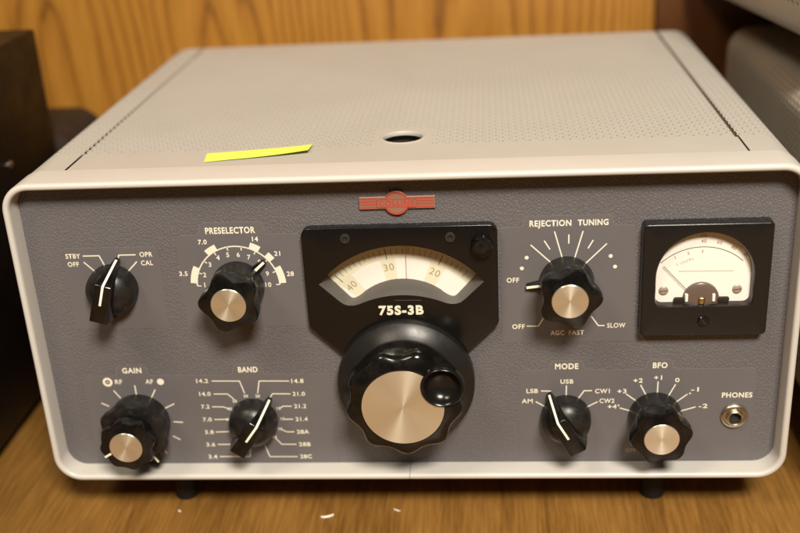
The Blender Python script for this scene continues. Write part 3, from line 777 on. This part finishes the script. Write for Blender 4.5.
bm = BM(); box(bm, -170, 170, 25, 300, 20, 146); box(bm, -184, 184, 22.5, 306, 3, 12); obj('inner_dark_box', bm, M['dark'], RX)  # black box added inside the cabinet so the holes look dark
bm = BM(); box(bm, -178, 178, 22, 308, 158.4, 159.0); obj('inner_dark_sheet', bm, M['dark'], RX)  # dark sheet added below the lid for the shade seen through its holes
for x in (-127.5, 127.0):
    for y in (27.0, 285.0):
        bm = BM(); n = 32
        rings = [[(x+r*cos(2*pi*i/n), y+r*sin(2*pi*i/n), z) for i in range(n)] for r, z in ((5.6, -27), (6.3, -26.2), (6.8, -12), (7.0, 1.2))]
        loft(bm, rings, cap0=True); obj('foot', bm, M['rubber'], RX, label=None)

for x0_, x1_ in ((-165.5, -159.5), (160.0, 166.0)):
    bm = BM(); box(bm, x0_, x1_, 22.5, 307, 161.4, 162.2); obj('seam_shade_strip', bm, M['seam'], RX)  # strips added under the lid seams, coloured as the brown shade in the gaps
bm = BM(); box(bm, 161.6, 162.9, 21.7, 46.5, TZ-1.2, TZ-0.02, 0.1, 1); obj('lid_tab', bm, M['shell'], RX)

# ------------------------------------------------------------------ yellow note strip on the lid
bm = BM(); n = 24
A0, A1 = Vector((-95.0, 29.0)), Vector((-44.8, 38.0)); B0, B1 = Vector((-96.8, 43.5)), Vector((-44.6, 52.0))
rings = []
for i in range(n+1):
    t = i/n; row = []
    for j in range(7):
        q = j/6; p = (A0.lerp(A1, t)).lerp(B0.lerp(B1, t), q)
        lift = 0.25+ (max(0, t-0.35)/0.65)**2*(1.9*(1-q)+0.7*q)+0.35*sin(t*3.1)*(1-q)
        row.append((p.x, p.y-(1-q)*0.0, TZ+lift))
    rings.append(row)
loft(bm, rings, closed=False)
note = obj('sticky_note', bm, M['note'], None, org=(-70, 40, TZ+0.2), flat=True)
tag(note, 'narrow strip of yellow sticky note paper with a lifted right end on the receiver lid', 'paper note')

# ------------------------------------------------------------------ desk and wall
bm = BM(); box(bm, -900, 900, -500, 352, -57, -27); desk = obj('desk_top', bm, M['desk'], None, org=(0, 0, -27)); tag(desk, kind='structure')
desk.name = 'table_surface'
bm = BM(); box(bm, -900, 168, 352, 364, -27.0, 900); w = obj('back_wall', bm, M['wall'], None, org=(0, 352, -27))
tag(w, 'orange varnished plywood wall panel with vertical grain behind the receiver', 'wall')
bm = BM(); box(bm, 168.6, 900, 346, 364, -27.0, 900, 0.8, 1); w = obj('wall_board', bm, M['post'], None, org=(300, 350, -27))
tag(w, 'darker brown board at right end of the plywood wall behind the stacked cabinets', 'board')
def crumb(x, y, pts, th, label):
    bm = BM()
    rings = []
    for px, py, r in pts:
        rings.append([(x+px, y+py+r*cos(2*pi*i/8), -27+th*0.5+th*0.5*sin(2*pi*i/8)+0.05) for i in range(8)])
    loft(bm, rings, cap0=True, cap1=True); o = obj('paint_chip', bm, M['chip'], None)
    tag(o, label, 'chip', 'chips on the desk')
crumb(-46.0, 5.6, [(-3.6, -0.6, 0.2), (-1.6, -0.6, 0.75), (0.6, 0.0, 0.9), (2.4, 1.0, 0.8), (3.2, 1.5, 0.2)], 1.0, 'largest curved white chip lying on the desk in front of the receiver')
crumb(-9.4, 11.4, [(-1.8, 1.0, 0.15), (-0.6, 0.2, 0.45), (0.8, -0.6, 0.4), (1.8, -0.8, 0.1)], 0.6, 'thin pale sliver on the desk under the middle of the receiver front')
crumb(-128.0, 10.6, [(-0.9, 0.5, 0.2), (0.2, 0.0, 0.7), (0.9, -0.4, 0.2)], 0.7, 'tiny pale crumb on the desk in front of the left foot')

# ------------------------------------------------------------------ dark case at the left
CS = empty('equipment_case', (-330, 90, -27)); tag(CS, 'tall dark brown equipment case standing left of the receiver', 'equipment case')
bm = BM(); box(bm, -560, -248.5, -60, 219, -20, 199, 1.6, 2); obj('case_body', bm, M['case'], CS)
for x in (-262, -540):
    for y in (-45, 200):
        bm = BM(); box(bm, x-8, x+8, y-8, y+8, -27, -19.5, 1.0, 1); obj('foot', bm, M['rubber'], CS)
# side cover screw
def side_screw(parent, x, y, z, r):
    bm = BM(); n = 24
    loft(bm, [[(x+dx, y+q*cos(2*pi*i/n), z+q*sin(2*pi*i/n)) for i in range(n)] for q, dx in ((r, -0.3), (r, 0.8), (r*0.7, 1.5), (r*0.2, 1.8))], cap1=True)
    obj('screw', bm, M['nickel'], parent)
side_screw(CS, -248.5, 146, 130, 2.6)
bm = BM()
rings = [[(p[0], y, p[1]) for p in rrect(-330+i_, -243-i_, -26.5+i_, 126-i_, 20, 8)] for y, i_ in ((228, 8), (230, 3), (236, 0), (300, 0), (306, 3), (308, 8))]
loft(bm, rings, cap0=True, cap1=True)
o = obj('leather_case', bm, M['leather'], None, org=(-286, 268, -27)); tag(o, 'rounded dark brown case peeking out behind the tall dark equipment case', 'case')

# ------------------------------------------------------------------ pale cabinets at the right
def cabinet(name, loc, w, d, h, rz, label):
    """cabinet with rounded long edges and a pierced left side; its local origin is the lower left front corner of the side"""
    t = empty(name, loc, rz); t['label'] = label; t['category'] = 'equipment cabinet'; t['group'] = 'stacked equipment cabinets'
    X, Y, Z = loc; r = 15.0; fl = 25.0
    z0, z1 = Z+fl, Z+fl+h
    bm = BM()
    al = r*pi/2; base = h-2*r
    def f(u, v, dd):
        # u runs from the middle of the lower corner up the side and over the top
        if u < base: return (X+dd, Y+v, z0+r+u)
        if u < base+al:
            a = (u-base)/r; return (X+r-(r-dd)*cos(a), Y+v, z1-r+(r-dd)*sin(a))
        return (X+r+(u-base-al), Y+v, z1-dd)
    nc = int((base+al+10)/3.3)
    pierced(bm, f, 4.0, nc, 0.0, d, 24.0, int((d-48)/6.6), r=1.42)
    ue = 4.0+nc*3.3
    p = f(ue, 0, 0)
    ring = [p, (X+w-r, 0, z1)]+[(X+w-r+r*sin(radians(a)), 0, z1-r+r*cos(radians(a))) for a in range(15, 91, 15)]
    ring += [(X+w-r+r*cos(radians(a)), 0, z0+r-r*sin(radians(a))) for a in range(0, 91, 15)]+[(X+r-r*sin(radians(a)), 0, z0+r-r*cos(radians(a))) for a in range(0, 91, 15)]+[(X, 0, z0+r+4.0)]
    loft(bm, [[(q[0], Y, q[2]) for q in ring], [(q[0], Y+d, q[2]) for q in ring]], closed=False)
    bmesh.ops.remove_doubles(bm, verts=bm.verts, dist=0.0005)
    obj('cabinet_shell', bm, M['old_shell'], t, sharp=40, flat=True)
    for nm, y0, y1 in (('front_frame', Y-0.8, Y+1), ('rear_frame', Y+d-1, Y+d+0.8)):
        bm = BM(); loft(bm, [xz(rrect(X-0.5, X+w+0.5, z0-0.5, z1+0.5, r+0.5, 8), y) for y in (y0, y1)], cap0=True, cap1=True)
        obj(nm, bm, M['old_shell'], t)
    bm = BM(); box(bm, X+6, X+w-6, Y+4, Y+d-4, z0+5, z1-5); obj('inside_block', bm, M['dark'], t)
    for x in (X+90, X+w-90):
        for y in (Y+30, Y+d-30):
            bm = BM(); n = 20
            loft(bm, [[(x+q*cos(2*pi*i/n), y+q*sin(2*pi*i/n), z) for i in range(n)] for q, z in ((9, Z), (10, Z+1), (10, z0+2))], cap0=True); obj('foot', bm, M['rubber'], t)
    return t
cabinet('equipment_cabinet', (214.5, 12, -27), 375, 300, 166, 0.0, 'pale grey perforated cabinet standing on the desk right of the receiver')
cabinet('equipment_cabinet', (213, 112, 164.5), 375, 222, 160, radians(7.0), 'pale grey cabinet lying on top of another cabinet at upper right')

# ------------------------------------------------------------------ camera
cam = bpy.data.cameras.new('camera'); co = bpy.data.objects.new('camera', cam); COL.objects.link(co)
co.location = Vector((43.126, -463.49, 317.474))*S
co.rotation_euler = Euler((radians(66.94461), radians(2.94929), radians(3.98788)), 'XYZ')
cam.sensor_width = 36; cam.lens = 48.318; cam.clip_start = 0.02; cam.clip_end = 50
cam.dof.use_dof = True; cam.dof.focus_distance = 0.512; cam.dof.aperture_fstop = 4.5; cam.dof.aperture_blades = 7
SC.camera = co

# ------------------------------------------------------------------ light: ceiling lamps of the room
wd = bpy.data.worlds.new('World'); SC.world = wd; wd.use_nodes = True
bg = wd.node_tree.nodes['Background']; bg.inputs[0].default_value = (1.0, 0.83, 0.64, 1); bg.inputs[1].default_value = 0.05
def area(name, target, az, el, dist, sx, sy, power, color):
    l = bpy.data.lights.new(name, 'AREA'); l.shape = 'RECTANGLE'; l.size = sx; l.size_y = sy; l.energy = power; l.color = color
    o = bpy.data.objects.new(name, l); COL.objects.link(o)
    d = Vector((sin(radians(az))*cos(radians(el)), -cos(radians(az))*cos(radians(el)), sin(radians(el))))
    o.location = Vector(target)*S+d*dist; o.rotation_euler = d.to_track_quat('Z', 'Y').to_euler(); return o
area('ceiling_lamp', (0, 60, 100), 16, 44, 1.7, 0.42, 0.30, 46, (1.0, 0.905, 0.78))
area('far_ceiling_lamp', (0, 100, 150), -36, 48, 2.2, 0.6, 0.4, 17, (1.0, 0.84, 0.66))

SC.render.engine = 'CYCLES'
SC.cycles.max_bounces = 6; SC.cycles.caustics_reflective = False; SC.cycles.caustics_refractive = False
SC.view_settings.view_transform = 'Standard'; SC.view_settings.look = 'None'; SC.view_settings.exposure = 0; SC.view_settings.gamma = 1
